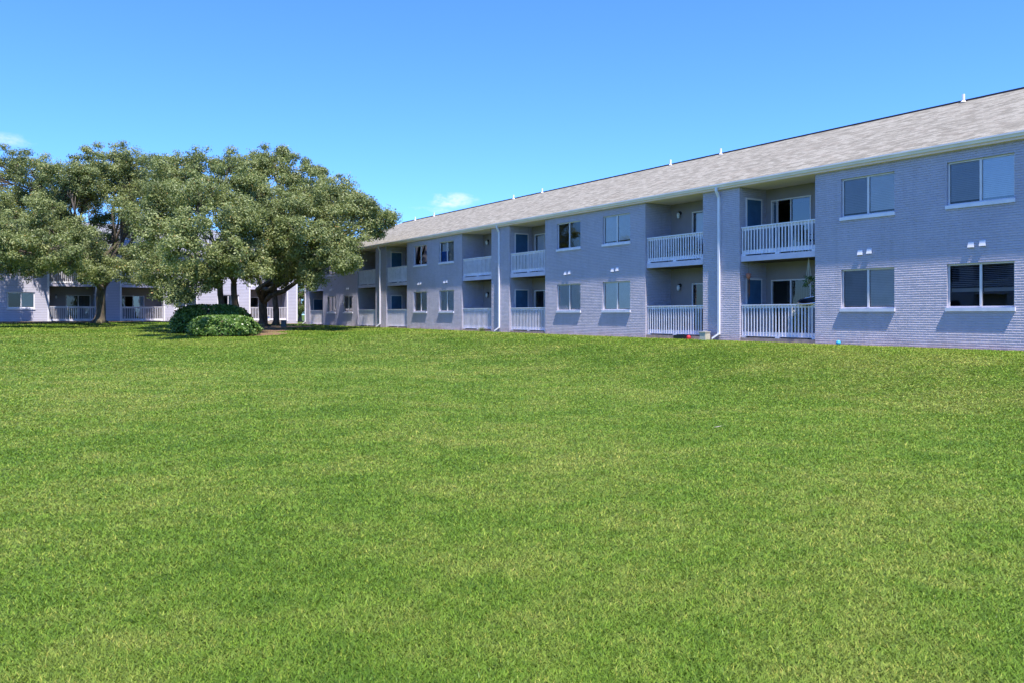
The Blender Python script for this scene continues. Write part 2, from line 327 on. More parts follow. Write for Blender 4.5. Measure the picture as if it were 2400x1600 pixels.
# ------------------------------------------------------------------ mesh helpers
class MB:
    def __init__(self): self.v = []; self.f = []
    def quad(self, a, b, c, d):
        i = len(self.v); self.v += [tuple(a), tuple(b), tuple(c), tuple(d)]; self.f.append((i, i + 1, i + 2, i + 3)); return self
    def poly(self, pts):
        i = len(self.v); self.v += [tuple(p) for p in pts]; self.f.append(tuple(range(i, i + len(pts)))); return self
    def box(self, x0, x1, y0, y1, z0, z1):
        i = len(self.v)
        self.v += [(x, y, z) for z in (z0, z1) for y in (y0, y1) for x in (x0, x1)]
        for f in ((0, 2, 3, 1), (4, 5, 7, 6), (0, 1, 5, 4), (2, 6, 7, 3), (0, 4, 6, 2), (1, 3, 7, 5)): self.f.append(tuple(i + k for k in f))
        return self
    def tube(self, pts, rad, seg=8, cap=True):
        pts = [Vector(p) for p in pts]
        if not isinstance(rad, (list, tuple)): rad = [rad] * len(pts)
        rings = []; prev = None
        for k, p in enumerate(pts):
            t = (pts[min(k + 1, len(pts) - 1)] - pts[max(k - 1, 0)]).normalized()
            a = t.orthogonal().normalized() if prev is None else (prev - t * prev.dot(t)).normalized()
            prev = a; bvec = t.cross(a); i0 = len(self.v)
            for q in range(seg):
                an = 2 * math.pi * q / seg; self.v.append(tuple(p + (a * math.cos(an) + bvec * math.sin(an)) * rad[k]))
            rings.append(i0)
        for r0, r1 in zip(rings, rings[1:]):
            for q in range(seg): self.f.append((r0 + q, r0 + (q + 1) % seg, r1 + (q + 1) % seg, r1 + q))
        if cap:
            self.f.append(tuple(rings[0] + q for q in reversed(range(seg)))); self.f.append(tuple(rings[-1] + q for q in range(seg)))
        return self
    def lathe(self, prof, c=(0, 0, 0), seg=16):
        rings = []
        for r, z in prof:
            i0 = len(self.v)
            for q in range(seg):
                an = 2 * math.pi * q / seg; self.v.append((c[0] + r * math.cos(an), c[1] + r * math.sin(an), c[2] + z))
            rings.append(i0)
        for r0, r1 in zip(rings, rings[1:]):
            for q in range(seg): self.f.append((r0 + q, r0 + (q + 1) % seg, r1 + (q + 1) % seg, r1 + q))
        self.f.append(tuple(rings[0] + q for q in reversed(range(seg)))); self.f.append(tuple(rings[-1] + q for q in range(seg)))
        return self
    def build(self, name, m, parent=None, sm=False):
        me = bpy.data.meshes.new(name); me.from_pydata(self.v, [], self.f); me.update()
        if isinstance(m, str): m = M[m]
        me.materials.append(m)
        if sm: me.polygons.foreach_set('use_smooth', [True] * len(me.polygons))
        o = bpy.data.objects.new(name, me); COL.objects.link(o)
        if parent is not None: o.parent = parent
        return o
def np_mesh(name, verts, nper, m, rnd=None, parent=None, normals=None):
    nv = len(verts); nf = nv // nper
    me = bpy.data.meshes.new(name); me.vertices.add(nv); me.vertices.foreach_set('co', verts.astype(np.float32).ravel())
    me.loops.add(nv); me.loops.foreach_set('vertex_index', np.arange(nv, dtype=np.int32))
    me.polygons.add(nf); me.polygons.foreach_set('loop_start', np.arange(0, nv, nper, dtype=np.int32))
    try: me.polygons.foreach_set('loop_total', np.full(nf, nper, dtype=np.int32))
    except Exception: pass
    me.update(calc_edges=True)
    if rnd is not None:
        a = me.attributes.new('rnd', 'FLOAT', 'POINT'); a.data.foreach_set('value', np.repeat(rnd, nper).astype(np.float32))
    if normals is not None:
        me.polygons.foreach_set('use_smooth', np.ones(nf, dtype=bool))
        me.normals_split_custom_set_from_vertices(np.repeat(normals, nper, axis=0).astype(np.float32))
    me.materials.append(M[m])
    o = bpy.data.objects.new(name, me); COL.objects.link(o)
    if parent is not None: o.parent = parent
    return o
def empty(name, loc, rz, label, cat, group=None):
    o = bpy.data.objects.new(name, None); COL.objects.link(o); o.location = loc; o.rotation_euler = (0, 0, rz)
    o.empty_display_size = 0.2
    o['label'] = label; o['category'] = cat
    if group: o['group'] = group
    return o
def tag(o, label, cat, group=None):
    o['label'] = label; o['category'] = cat
    if group: o['group'] = group
    return o
def struct(o): o['kind'] = 'structure'; return o

# ------------------------------------------------------------------ ground
def gridmesh(name, xs, ys, m, lift=0.0):
    X, Y = np.meshgrid(xs, ys); Z = ground_z(X, Y) + lift
    v = np.stack([X, Y, Z], -1).reshape(-1, 3); nx, ny = len(xs), len(ys)
    i = (np.arange(ny - 1)[:, None] * nx + np.arange(nx - 1)[None]).ravel()
    f = np.stack([i, i + 1, i + nx + 1, i + nx], -1)
    me = bpy.data.meshes.new(name); me.from_pydata(v.tolist(), [], f.tolist()); me.update(); me.materials.append(M[m])
    me.polygons.foreach_set('use_smooth', [True] * len(me.polygons))
    o = bpy.data.objects.new(name, me); COL.objects.link(o); return o
u = np.linspace(-1, 1, 301); xs = 90 * u + 1400 * np.sign(u) * np.abs(u) ** 9 - 5
u = np.linspace(-1, 1, 301); ys = 85 * u + 1400 * np.sign(u) * np.abs(u) ** 9 + 35
lawn = struct(gridmesh('lawn', xs, ys, 'turf'))

def sheet(name, fn_poly, m, lift, nx=60, ny=60):
    """irregular sheet lying on the ground: fn_poly(u, v) -> x, y"""
    vs = []; fs = []
    for j in range(ny + 1):
        for i in range(nx + 1):
            x, y = fn_poly(i / nx, j / ny); vs.append((x, y, gz(x, y) + lift))
    for j in range(ny):
        for i in range(nx):
            a = j * (nx + 1) + i; fs.append((a, a + 1, a + nx + 2, a + nx + 1))
    me = bpy.data.meshes.new(name); me.from_pydata(vs, [], fs); me.update(); me.materials.append(M[m])
    o = bpy.data.objects.new(name, me); COL.objects.link(o); return struct(o)
LE = Vector((-0.8419, -0.5397, 0)); LNn = -D         # along the left building (to the left) and its outward normal
def left_xy(t, p): v = LEFT_O + LE * t + LNn * p; return v.x, v.y
def wob(a, k): return math.sin(a * 1.7 + k) * 0.5 + math.sin(a * 4.3 + k * 2.1) * 0.28 + math.sin(a * 9.7 + k) * 0.14
sheet('mulch_bed', lambda a, b: left_xy(-6 + a * 46, -0.3 + b * (4.2 + 1.1 * wob(a * 14, 1))), 'mulch', 0.035, 160, 6)
BED = [(-15.3, 46.6, 2.7, 2.3), (-16.3, 50.5, 2.9, 3.2), (-17.2, 57.0, 3.6, 4.2)]
def bed_fn(cx, cy, rx, ry, k):
    def fn(a, b):
        an = a * 2 * math.pi; r = b * (1 + 0.13 * wob(an * 0.999 if a < 1 else 0, k) * math.sin(math.pi * min(a, 1 - a) * 2) )
        return cx + rx * r * math.cos(an), cy + ry * r * math.sin(an)
    return fn
for i, (cx, cy, rx, ry) in enumerate(BED):
    sheet('mulch_bed', bed_fn(cx, cy, rx, ry, i), 'mulch', 0.012 + i * 0.005, 60, 5)
M['soil'] = simple('bare_soil', (0.42, 0.30, 0.19), 0.95, 0.25, 6, bmp=0.4)
sheet('bare_soil', lambda a, b: so_xy(20 + a * 62.5, -0.3 + b * (0.48 + 0.13 * wob(a * 90, 3))), 'soil', 0.012, 700, 2)
# a drive behind the gap between the buildings
sheet('pavement', lambda a, b: left_xy(-30 + a * 60, -20 - b * 2.0), 'pave', 0.10, 40, 2)
sheet('road', lambda a, b: left_xy(-30 + a * 60, -22.2 - b * 7.0), 'asphalt', 0.03, 40, 3)

# ------------------------------------------------------------------ grass blades
def grass():
    Nn = 1500000
    r = np.exp(RNG.uniform(math.log(3.0), math.log(72.0), Nn)); th = RNG.uniform(-0.585, 0.585, Nn)
    x = r * np.sin(th); y = r * np.cos(th)
    s = (x - LONG_O.x) * D.x + (y - LONG_O.y) * D.y; o = (x - LONG_O.x) * N.x + (y - LONG_O.y) * N.y; p = LEFT_S - s
    edge = 0.12 + 0.10 * np.sin(s * 5.1) * np.sin(s * 1.3)
    pe = 3.4 + 1.1 * np.sin(x * 0.9) * np.sin(x * 0.37 + 1)
    keep = (o > edge) & (p > pe + RNG.normal(0, 0.35, Nn))
    for (cx, cy, rx, ry) in BED:
        q = ((x - cx) / rx) ** 2 + ((y - cy) / ry) ** 2
        keep &= q > 0.92 + RNG.normal(0, 0.07, Nn)
    x, y, r, s, o = x[keep], y[keep], r[keep], s[keep], o[keep]; k = len(x); z = ground_z(x, y)
    h = (0.015 + 0.0008 * r) * RNG.uniform(0.5, 1.6, k); w = np.maximum(0.0030, 0.00068 * r) * RNG.uniform(0.7, 1.5, k)
    a = RNG.uniform(0, 2 * math.pi, k); lean = RNG.uniform(0.75, 1.56, k)
    dx, dy = np.cos(a), np.sin(a); px, py = -dy, dx
    hx = np.sin(lean) * h * 1.25; hz = np.cos(lean) * h + 0.006
    base = np.stack([x, y, z + 0.002], -1); side = np.stack([px * w, py * w, np.zeros(k)], -1)
    tip = base + np.stack([dx * hx, dy * hx, hz], -1)
    V = np.stack([base - side, base + side, tip], 1)
    fn = np.cross(V[:, 1] - V[:, 0], V[:, 2] - V[:, 0]); fl = fn[:, 2] < 0; V[fl] = V[fl][:, [1, 0, 2]]; V = V.reshape(-1, 3)
    rn = np.clip(RNG.beta(2.2, 2.2, k), 0, 1); straw = RNG.random(k) < 0.075; rn[straw] = RNG.uniform(0.9, 1, straw.sum())
    rn[~straw] *= 0.88
    # blades take their light like the sward they stand in
    nr = np.stack([RNG.normal(0, 0.42, k), RNG.normal(0, 0.42, k), np.ones(k)], -1); nr /= np.linalg.norm(nr, axis=1)[:, None]
    g = np_mesh('grass', V, 3, 'grass', rn, normals=nr)
    tag(g, 'short mown green grass covering the whole lawn', 'grass'); g['kind'] = 'stuff'
grass()

# ------------------------------------------------------------------ apartment buildings
FL = 0.80; UP = 3.67; SOF = 6.13; BASE = 0.2; DEP = 1.4       # floor levels of the long building
BACK = -12.4; RO = -6.2; RZ = 9.04; EAV = 0.13
def wall_cells(mb, s0, s1, z0, z1, holes, o=0.0, reveal=0.12):
    ss = sorted({s0, s1, *[h[0] for h in holes], *[h[1] for h in holes]}); zs = sorted({z0, z1, *[h[2] for h in holes], *[h[3] for h in holes]})
    for a, b in zip(ss, ss[1:]):
        for c, d in zip(zs, zs[1:]):
            if any(h[0] <= a and b <= h[1] and h[2] <= c and d <= h[3] for h in holes): continue
            mb.quad((b, o, c), (a, o, c), (a, o, d), (b, o, d))
    for (a, b, c, d) in holes:
        r = o - reveal
        mb.quad((a, o, c), (a, r, c), (a, r, d), (a, o, d)); mb.quad((b, r, c), (b, o, c), (b, o, d), (b, r, d))
        mb.quad((a, o, d), (a, r, d), (b, r, d), (b, o, d)); mb.quad((a, r, c), (a, o, c), (b, o, c), (b, r, c))

def window(par, s0, s1, z0, z1, kinds, sill=True, fr='trim', bars=0.045, lab=None):
    """sliding window in a wall opening, s1 is the far (image-left) side; kinds = (far pane, near pane)"""
    f = MB(); t = bars; o0, o1 = -0.115, -0.07
    f.box(s0, s1, o0, o1, z1 - t, z1 - 0.002); f.box(s0, s1, o0, o1, z0 + 0.002, z0 + t)
    f.box(s0 + 0.002, s0 + t, o0, o1, z0 + t, z1 - t); f.box(s1 - t, s1 - 0.002, o0, o1, z0 + t, z1 - t)
    mid = (s0 + s1) / 2; f.box(mid - 0.03, mid + 0.03, o0 + 0.005, o1 + 0.012, z0 + t, z1 - t)
    w = f.build('window', fr, par)
    if lab: w['label'] = lab
    for (a, b, kd) in ((mid + 0.03, s1 - t, kinds[0]), (s0 + t, mid - 0.03, kinds[1])):
        g = {'screen': 'screen', 'screenblind': 'screen', 'dark': 'glass', 'blind': 'glass', 'bright': 'glass_bright', 'half': 'glass_dark', 'curtain': 'glass', 'blue': 'glass'}[kd]
        MB().quad((b, -0.09, z0 + t), (a, -0.09, z0 + t), (a, -0.09, z1 - t), (b, -0.09, z1 - t)).build('pane', g, w)
        if kd in ('blind', 'bright', 'half', 'screenblind'):
            bl = MB(); zb = z0 + t if kd != 'half' else z0 + 0.36 * (z1 - z0)
            step = 0.05; z = z1 - t - 0.02
            tilt = 0.010 if kd == 'half' else 0.0235; y0, y1 = (-0.155, -0.195) if kd == 'half' else (-0.122, -0.131)
            while z - step > zb + (0.07 if kd == 'half' else 0):
                bl.quad((b, y0, z - tilt), (a, y0, z - tilt), (a, y1, z + tilt), (b, y1, z + tilt)); z -= step
            if kd == 'half': bl.box(a, b, -0.19, -0.165, zb, zb + 0.10)
            bl.build('blinds', 'blind', w)
            if kd in ('blind', 'bright', 'screenblind'): bl = None
        if kd == 'curtain':
            c = MB(); k = 14
            for i in range(k):
                x0 = a + (b - a) * i / k; x1 = a + (b - a) * (i + 1) / k
                c.quad((x1, -0.17 - 0.03 * ((i + 1) % 2), z0 + t), (x0, -0.17 - 0.03 * (i % 2), z0 + t), (x0, -0.17 - 0.03 * (i % 2), z1 - t), (x1, -0.17 - 0.03 * ((i + 1) % 2), z1 - t))
            c.build('curtain', 'curtain', w)
        if kd == 'blue':
            MB().box(a, b, -0.18, -0.165, z0 + t, z0 + t + 0.5 * (z1 - z0)).build('blue_cloth', 'bluecloth', w)
            MB().box(a, b, -0.21, -0.20, z0 + t + 0.5 * (z1 - z0), z1 - t).build('blinds', 'blind', w)
    if sill:
        si = MB(); si.box(s0 - 0.03, s1 + 0.03, -0.069, 0.045, z0 - 0.10, z0 - 0.001)
        si.build('sill', 'white' if fr == 'white' else 'rail', w)
    return w

def railing(par, s0, s1, zf, h, m='rail', o=-0.10, lower=False):
    top = zf + h; bot = zf + 0.06
    r = MB(); n_ = 24; w = 0.019
    for i in range(n_):
        c = s0 + 0.05 + (s1 - s0 - 0.10) * i / (n_ - 1)
        j = random.uniform(-0.004, 0.004)
        r.box(c - w + j, c + w + j, o - 0.019, o + 0.019, bot + 0.005, top - 0.04)
    R = r.build('railing', m, par)
    MB().box(s0 + 0.003, s1 - 0.003, o - 0.06, o + 0.035, top - 0.04, top).box(s0 + 0.004, s1 - 0.004, o - 0.058, o - 0.020, top - 0.13, top - 0.041).build('top_rail', m, R)
    q = MB().box(s0 + 0.003, s1 - 0.003, o - 0.058, o - 0.020, bot, bot + 0.14).box(s0 + 0.003, s1 - 0.003, o - 0.0195, o + 0.022, bot - 0.012, bot + 0.006)
    for c in (s0 + 0.10, (s0 + s1) / 2, s1 - 0.10): q.box(c - 0.09, c + 0.09, o - 0.055, o + 0.02, zf + 0.001, bot - 0.0125)
    q.build('bottom_rail', m, R)
    if lower: MB().box(s1 - 0.10, s1 - 0.055, o - 0.10, o - 0.062, zf, top - 0.05).build('post', m, R)
    return R

def slide_door(par, a, b, z, o, fr, kind='dark'):
    """sliding glass door on the recess back wall, b is the far side"""
    h = 2.04; f = MB(); t = 0.05
    f.box(a, b, o - 0.06, o + 0.02, z + h - t, z + h - 0.002); f.box(a, b, o - 0.06, o + 0.02, z + 0.002, z + t)
    f.box(a + 0.002, a + t, o - 0.06, o + 0.02, z + t, z + h - t); f.box(b - t, b - 0.002, o - 0.06, o + 0.02, z + t, z + h - t)
    mid = (a + b) / 2
    if kind == 'open':
        f.box(mid - 0.02, mid + 0.02, o - 0.055, o + 0.01, z + t, z + h - t)
        f.box(b - 0.28, b - 0.24, o - 0.055, o + 0.01, z + t, z + h - t)
    else: f.box(mid - 0.03, mid + 0.03, o - 0.055, o + 0.012, z + t, z + h - t)
    w = f.build('sliding_door', fr, par)
    g = 'glass'
    if kind == 'open':
        MB().quad((b - 0.28, o - .03, z + t), (b - 0.28 + .23, o - .03, z + t), (b - .05, o - .03, z + h - t), (b - 0.28, o - .03, z + h - t)).build('pane', g, w)
        MB().quad((mid - .02, o - .03, z + t), (a + t, o - .03, z + t), (a + t, o - .03, z + h - t), (mid - .02, o - .03, z + h - t)).build('pane', 'glass_blue', w)
    else:
        for (c, d) in ((mid + 0.03, b - t), (a + t, mid - 0.03)):
            MB().quad((d, o - .03, z + t), (c, o - .03, z + t), (c, o - .03, z + h - t), (d, o - .03, z + h - t)).build('pane', g, w)
        # vertical blinds behind one leaf
        v = MB(); x = a + t + 0.03
        while x < mid - 0.05:
            v.quad((x, o - 0.10, z + 0.1), (x + 0.05, o - 0.15, z + 0.1), (x + 0.05, o - 0.15, z + h - 0.08), (x, o - 0.10, z + h - 0.08)); x += 0.10
        v.build('vertical_blinds', 'vblind', w)
        if kind == 'shade':
            MB().box(mid + 0.06, b - t - 0.02, o - 0.14, o - 0.12, z + 0.06, z + h - 0.06).build('shade', 'blind', w)
    return w

def wall_lamp(par, s, o, z):
    q = MB().lathe([(0.001, 0), (0.075, 0.0), (0.08, 0.012), (0.04, 0.03), (0.001, 0.03)], seg=12)
    q.v = [(x + s, zz + o, y + z + 0.07) for (x, y, zz) in q.v]
    L = q.build('wall_lamp', 'black', par, True)
    g = MB().lathe([(0.03, -0.14), (0.06, -0.11), (0.075, 0.0), (0.06, 0.07), (0.02, 0.09)], c=(s, o + 0.11, z - 0.01), seg=12)
    g.build('lamp_globe', 'lamp', L, True)
    MB().tube([(s, o + 0.03, z + 0.09), (s, o + 0.08, z + 0.12), (s, o + 0.11, z + 0.08)], 0.022, 6).build('lamp_arm', 'black', L, True)

def hood(par, s, z, w=0.15):
    h = MB(); a, b = s - w / 2, s + w / 2; zt, zb = z + 0.075, z - 0.075
    A = [(a, 0.002, zt), (b, 0.002, zt), (b, 0.04, zt), (a, 0.04, zt)]; B = [(a - .01, 0.002, zb), (b + .01, 0.002, zb), (b + .01, 0.13, zb), (a - .01, 0.13, zb)]
    A = [(a, 0.002, zt), (b, 0.002, zt), (b, 0.022, zt), (a, 0.022, zt)]; B = [(a - .01, 0.002, zb), (b + .01, 0.002, zb), (b + .01, 0.055, zb), (a - .01, 0.055, zb)]
    h.poly(A); h.poly([A[3], A[2], B[2], B[3]]); h.poly([A[0], A[3], B[3], B[0]]); h.poly([A[2], A[1], B[1], B[2]])
    h.poly([(a, 0.01, zb + .03), (b, 0.01, zb + .03), (b, .045, zb + .03), (a, .045, zb + .03)])
    return h.build('vent_hood', 'white', par)

def downspout(par, s, dz=0.0, gnd=0.7, kick=True):
    d = MB(); t = 0.036; W = 0.042
    def seg(p, q, w=W, dd=t):
        p, q = Vector(p), Vector(q); i = len(d.v)
        dirn = (q - p).normalized(); sx = Vector((1, 0, 0)) if abs(dirn.x) < 0.5 else Vector((0, 0, 1)); oy = dirn.cross(sx).normalized()
        for c in (p, q):
            for (m1, m2) in ((-1, -1), (1, -1), (1, 1), (-1, 1)): d.v.append(tuple(c + sx * w * m1 + oy * dd * m2))
        for k in range(4): d.f.append((i + k, i + (k + 1) % 4, i + 4 + (k + 1) % 4, i + 4 + k))
        d.f.append((i + 3, i + 2, i + 1, i)); d.f.append((i + 4, i + 5, i + 6, i + 7))
    zt = SOF + dz
    seg((s, 0.185, zt + 0.08), (s, 0.185, zt - 0.06)); seg((s, 0.185, zt - 0.04), (s, 0.055, zt - 0.26)); seg((s, 0.05, zt - 0.24), (s, 0.05, gnd + 0.22))
    if kick: seg((s, 0.05, gnd + 0.24), (s + 0.20, 0.20, gnd + 0.07), 0.035, 0.042)
    return d.build('downspout', 'white', par)

def building(name, label, loc, rot, s_lo, s_hi, layout, dz, wall, roofm, far_hip, near_hip, windows, fr, railm, pipes, spouts, doorm='door'):
    B = empty(name, (loc.x, loc.y, 0), rot, label, 'apartment building')
    fl, up, sof = FL + dz, UP + dz, SOF + dz
    w = MB()
    for (kind, a, b) in layout:                      # a < b in s
        if kind in ('block', 'solid'):
            holes = []
            if kind == 'block':
                for (x0, x1, ku, kl) in windows.get(round(a, 1), []):
                    holes += [(x0, x1, 4.63 + dz, 5.83 + dz), (x0, x1, 1.79 + dz, 3.0 + dz)]
                    window(B, x0, x1, 4.63 + dz, 5.83 + dz, ku, True, fr, 0.045 if fr == 'trim' else 0.09)
                    window(B, x0, x1, 1.79 + dz, 3.0 + dz, kl, True, fr, 0.045 if fr == 'trim' else 0.09)
                    if wall == 'brick':
                        c = (x0 + x1) / 2
                        hood(B, c + 0.22, 3.50 + dz); hood(B, c - 0.09, 3.52 + dz)
            wall_cells(w, a, b, BASE, sof + 0.02, holes)
        elif kind == 'column':
            wall_cells(w, a, b, BASE, sof + 0.02, [])
        if kind in ('recessN', 'recessF'):
            # N: storage door on the far side wall; F: mirrored
            da, db = (a + 1.22, a + 2.94) if kind == 'recessN' else (b - 2.94, b - 1.22)
            holes = [(da, db, fl + 0.01, fl + 2.05), (da, db, up + 0.01, up + 2.05)]
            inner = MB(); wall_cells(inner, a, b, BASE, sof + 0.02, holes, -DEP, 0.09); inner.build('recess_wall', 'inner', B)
            # side walls, brick return then painted
            for (x, sgn) in ((a, 1), (b, -1)):
                q = [(x, 0, BASE), (x, -DEP, BASE), (x, -DEP, sof + 0.02), (x, 0, sof + 0.02)]
                if sgn < 0: q = q[::-1]
                w.poly(q)
            kd = layout_doors.get((name, round(a, 1)), ('shade', 'plain'))
            slide_door(B, da, db, up + 0.01, -DEP, fr, kd[0]); slide_door(B, da, db, fl + 0.01, -DEP, fr, kd[1])
            xs_ = b - 0.55 if kind == 'recessF' else a + 0.55
            wall_lamp(B, xs_, -DEP, up + 2.0); wall_lamp(B, xs_, -DEP, fl + 1.92)
            for z in (fl, up):
                x = b if kind == 'recessN' else a; sg = -1 if kind == 'recessN' else 1
                f = MB(); e0, e1 = sorted((x + sg * 0.002, x + sg * 0.035))
                f.box(e0, e1, -1.15, -1.10, z + 0.01, z + 2.10); f.box(e0, e1, -0.365, -0.315, z + 0.01, z + 2.10); f.box(e0, e1, -1.10, -0.365, z + 2.04, z + 2.10)
                dr = f.build('door', fr, B); e0, e1 = sorted((x + sg * 0.002, x + sg * 0.024))
                MB().box(e0, e1, -1.099, -0.366, z + 0.01, z + 2.039).build('door_leaf', doorm, dr)
                kx = x + sg * 0.06
                MB().tube([(x + sg * 0.022, -1.03, z + 1.0), (kx, -1.03, z + 1.0)], 0.025, 8).build('door_handle', 'steel', dr)
            # floor slabs, rails
            MB().box(a + 0.003, b - 0.003, -DEP - 0.2, -0.06, up - 0.195, up).build('balcony_slab', 'slab', B)
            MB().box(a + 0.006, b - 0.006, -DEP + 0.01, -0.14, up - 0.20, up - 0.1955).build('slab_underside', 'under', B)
            MB().box(a + 0.003, b - 0.003, -DEP - 0.2, -0.04, BASE, fl).build('patio_slab', 'concrete', B)
            railing(B, a + 0.005, b - 0.005, up, 1.03, railm); railing(B, a + 0.005, b - 0.005, fl, 1.155, railm, lower=True)
    W = w.build('wall', wall, B)
    # back, ends, interior floor
    k = MB(); k.quad((s_lo, BACK, BASE), (s_hi, BACK, BASE), (s_hi, BACK, sof), (s_lo, BACK, sof))
    k.quad((s_lo, 0, BASE), (s_lo, BACK, BASE), (s_lo, BACK, sof), (s_lo, 0, sof)); k.quad((s_hi, BACK, BASE), (s_hi, 0, BASE), (s_hi, 0, sof), (s_hi, BACK, sof))
    k.build('wall', wall, B)
    MB().box(s_lo + .05, s_hi - .05, BACK + .05, -DEP - 0.25, up - 0.15, up - 0.02).box(s_lo + .05, s_hi - .05, -5.0, -4.9, BASE, up - .16).box(s_lo + .05, s_hi - .05, -5.0, -4.9, up, sof - .02).build('interior', 'room', B)
    # soffit over eaves and top recesses
    e = 0.32
    MB().box(s_lo - e, s_hi + e, BACK - EAV, EAV, sof, sof + 0.015).build('soffit', 'cream', B)
    # roof
    ez = sof + 0.20; og = 0.20; r0, r1 = s_lo - e - 0.05, s_hi + e + 0.05; bo = BACK - og
    hz = RZ + dz; hr0 = r0 + (og - RO) if near_hip else r0; hr1 = r1 - (og - RO) * 0.93 if far_hip else r1
    R = MB(); th = 0.02
    R.poly([(r0, og, ez), (r1, og, ez), (hr1, RO, hz), (hr0, RO, hz)][::-1]); R.poly([(r1, bo, ez), (r0, bo, ez), (hr0, RO, hz), (hr1, RO, hz)][::-1])
    R.poly([(r1, og, ez), (r1, bo, ez), (hr1, RO, hz)][::-1]); R.poly([(r0, bo, ez), (r0, og, ez), (hr0, RO, hz)][::-1])
    R.poly([(r0, og, ez), (r1, og, ez), (r1, og, ez - th), (r0, og, ez - th)])
    roof = R.build('roof', roofm, B)
    MB().box(hr0 + (0.3 if near_hip else 0), hr1 - 0.3, RO - 0.11, RO + 0.11, hz - 0.08, hz + 0.02).build('ridge_vent', 'dark', roof)
    for (ps, po) in pipes:
        pz = hz - (po - RO) * (hz - ez) / (og - RO)
        MB().tube([(ps, po, pz - 0.05), (ps, po, pz + 0.28)], 0.05, 10).lathe([(0.10, 0), (0.06, 0.05), (0.052, 0.06)], c=(ps, po, pz), seg=10).build('vent_pipe', 'white', roof)
    # gutter (K profile) and fascia
    g = MB(); prof = [(EAV + 0.001, ez - 0.03), (EAV + 0.001, sof + 0.065), (EAV + 0.07, sof + 0.065), (EAV + 0.085, sof + 0.11), (EAV + 0.12, sof + 0.145), (EAV + 0.12, ez - 0.012), (EAV + 0.11, ez - 0.012), (EAV + 0.11, sof + 0.14)]
    for (p0, p1) in zip(prof, prof[1:]): g.quad((r0, p0[0], p0[1]), (r1, p0[0], p0[1]), (r1, p1[0], p1[1]), (r0, p1[0], p1[1]))
    g.box(r1 - 0.02, r1, BACK - EAV, EAV - 0.023, sof + 0.016, ez - 0.002); g.box(r0, r0 + 0.02, BACK - EAV, EAV - 0.023, sof + 0.016, ez - 0.002)
    G = g.build('gutter', 'gutter', B)
    MB().box(s_lo - e, s_hi + e, EAV - 0.022, EAV, sof + 0.0155, ez - 0.035).build('fascia', 'cream', B)
    for sp in spouts:
        gx, gy = (loc.x + math.cos(rot) * sp, loc.y + math.sin(rot) * sp); downspout(B, sp, dz, gz(gx, gy))
    return B

layout_doors = {}
PER = 15.2
def make_layout(block_starts, lo, hi):
    L = []
    for b0 in block_starts:
        L += [('block', b0, b0 + 7.08), ('recessN', b0 + 7.08, b0 + 10.25), ('column', b0 + 10.25, b0 + 12.02), ('recessF', b0 + 12.02, b0 + PER)]
    return L
A0 = 24.82
LAY = [('solid', 9.6, A0)] + make_layout([A0, A0 + PER, A0 + 2 * PER], 0, 0)
E0 = A0 + 3 * PER
LAY += [('block', E0, E0 + 7.08), ('recessN', E0 + 7.08, E0 + 10.25), ('column', E0 + 10.25, E0 + 11.45)]
S_END = E0 + 11.45
def wins(b0, near, far): return [(b0 + 0.94, b0 + 2.74, near[0], near[1]), (b0 + 4.32, b0 + 6.12, far[0], far[1])]
WIN = {round(A0, 1): wins(A0, (('screenblind', 'bright'), ('half', 'half')), (('screenblind', 'blind'), ('screenblind', 'blind'))),
       round(A0 + PER, 1): wins(A0 + PER, (('blind', 'blind'), ('blind', 'blind')), (('screen', 'dark'), ('blind', 'blind'))),
       round(A0 + 2 * PER, 1): wins(A0 + 2 * PER, (('blue', 'curtain'), ('blind', 'blind')), (('dark', 'dark'), ('curtain', 'blind'))),
       round(E0, 1): wins(E0, (('dark', 'dark'), ('curtain', 'curtain')), (('dark', 'dark'), ('dark', 'curtain')))}
layout_doors[('apartment_building', round(A0 + 7.08, 1))] = ('open', 'plain')
layout_doors[('apartment_building', round(A0 + 12.02, 1))] = ('shade', 'plain')
PIPES = [(30.4, -6.0), (41.6, -6.0), (44.9, -6.0), (56.0, -6.0), (59.2, -6.0), (70.2, -6.0), (73.4, -6.0)]
LONGB = building('apartment_building', 'long two-storey blue-grey painted brick apartment building running along the right side of the lawn', LONG_O, LONG_A, 9.6, S_END, LAY, 0.0, 'brick', 'shingle', True, False, WIN, 'trim', 'rail', PIPES, [36.0, 51.2, 66.4, S_END - 0.3])

# left building, mirrored module, lap siding
lay = [('column', 0.0, 0.96), ('recessN', 0.96, 4.10)]
b0 = 4.10; LB = []
wl_ = {}
def lwin(b): return [(b + 0.94, b + 2.74, ('dark', 'blind'), ('screen', 'blind')), (b + 4.32, b + 6.12, ('screen', 'dark'), ('blind', 'blind'))]
while b0 < 30:
    lay += [('block', b0, b0 + 6.95), ('recessN', b0 + 6.95, b0 + 10.05), ('column', b0 + 10.05, b0 + 11.9), ('recessF', b0 + 11.9, b0 + 15.05)]
    wl_[round(b0, 1)] = lwin(b0); b0 += 15.05
lay += [('solid', b0, b0 + 1.0)]
layout_doors[('apartment_block', round(4.10 + 6.95, 1))] = ('plain', 'open')
LEFTB = building('apartment_block', 'two-storey pale siding apartment building with white railings behind the oak trees', LEFT_O, LEFT_A, 0.0, b0 + 1.0, lay, 0.28, 'siding', 'shingle_grey', True, True, wl_, 'white', 'white', [(8, -6.0), (20, -6.0)], [])
# corner boards and base trim on the siding
for (kd, a, b) in lay:
    if kd.startswith('recess'):
        for x in (a - 0.12, b + 0.002): MB().box(x, x + 0.118, 0.001, 0.025, 1.0, SOF + 0.27).build('corner_board', 'white', LEFTB)
MB().box(0.0, 0.12, 0.001, 0.025, 1.0, SOF + 0.27).build('corner_board', 'white', LEFTB)

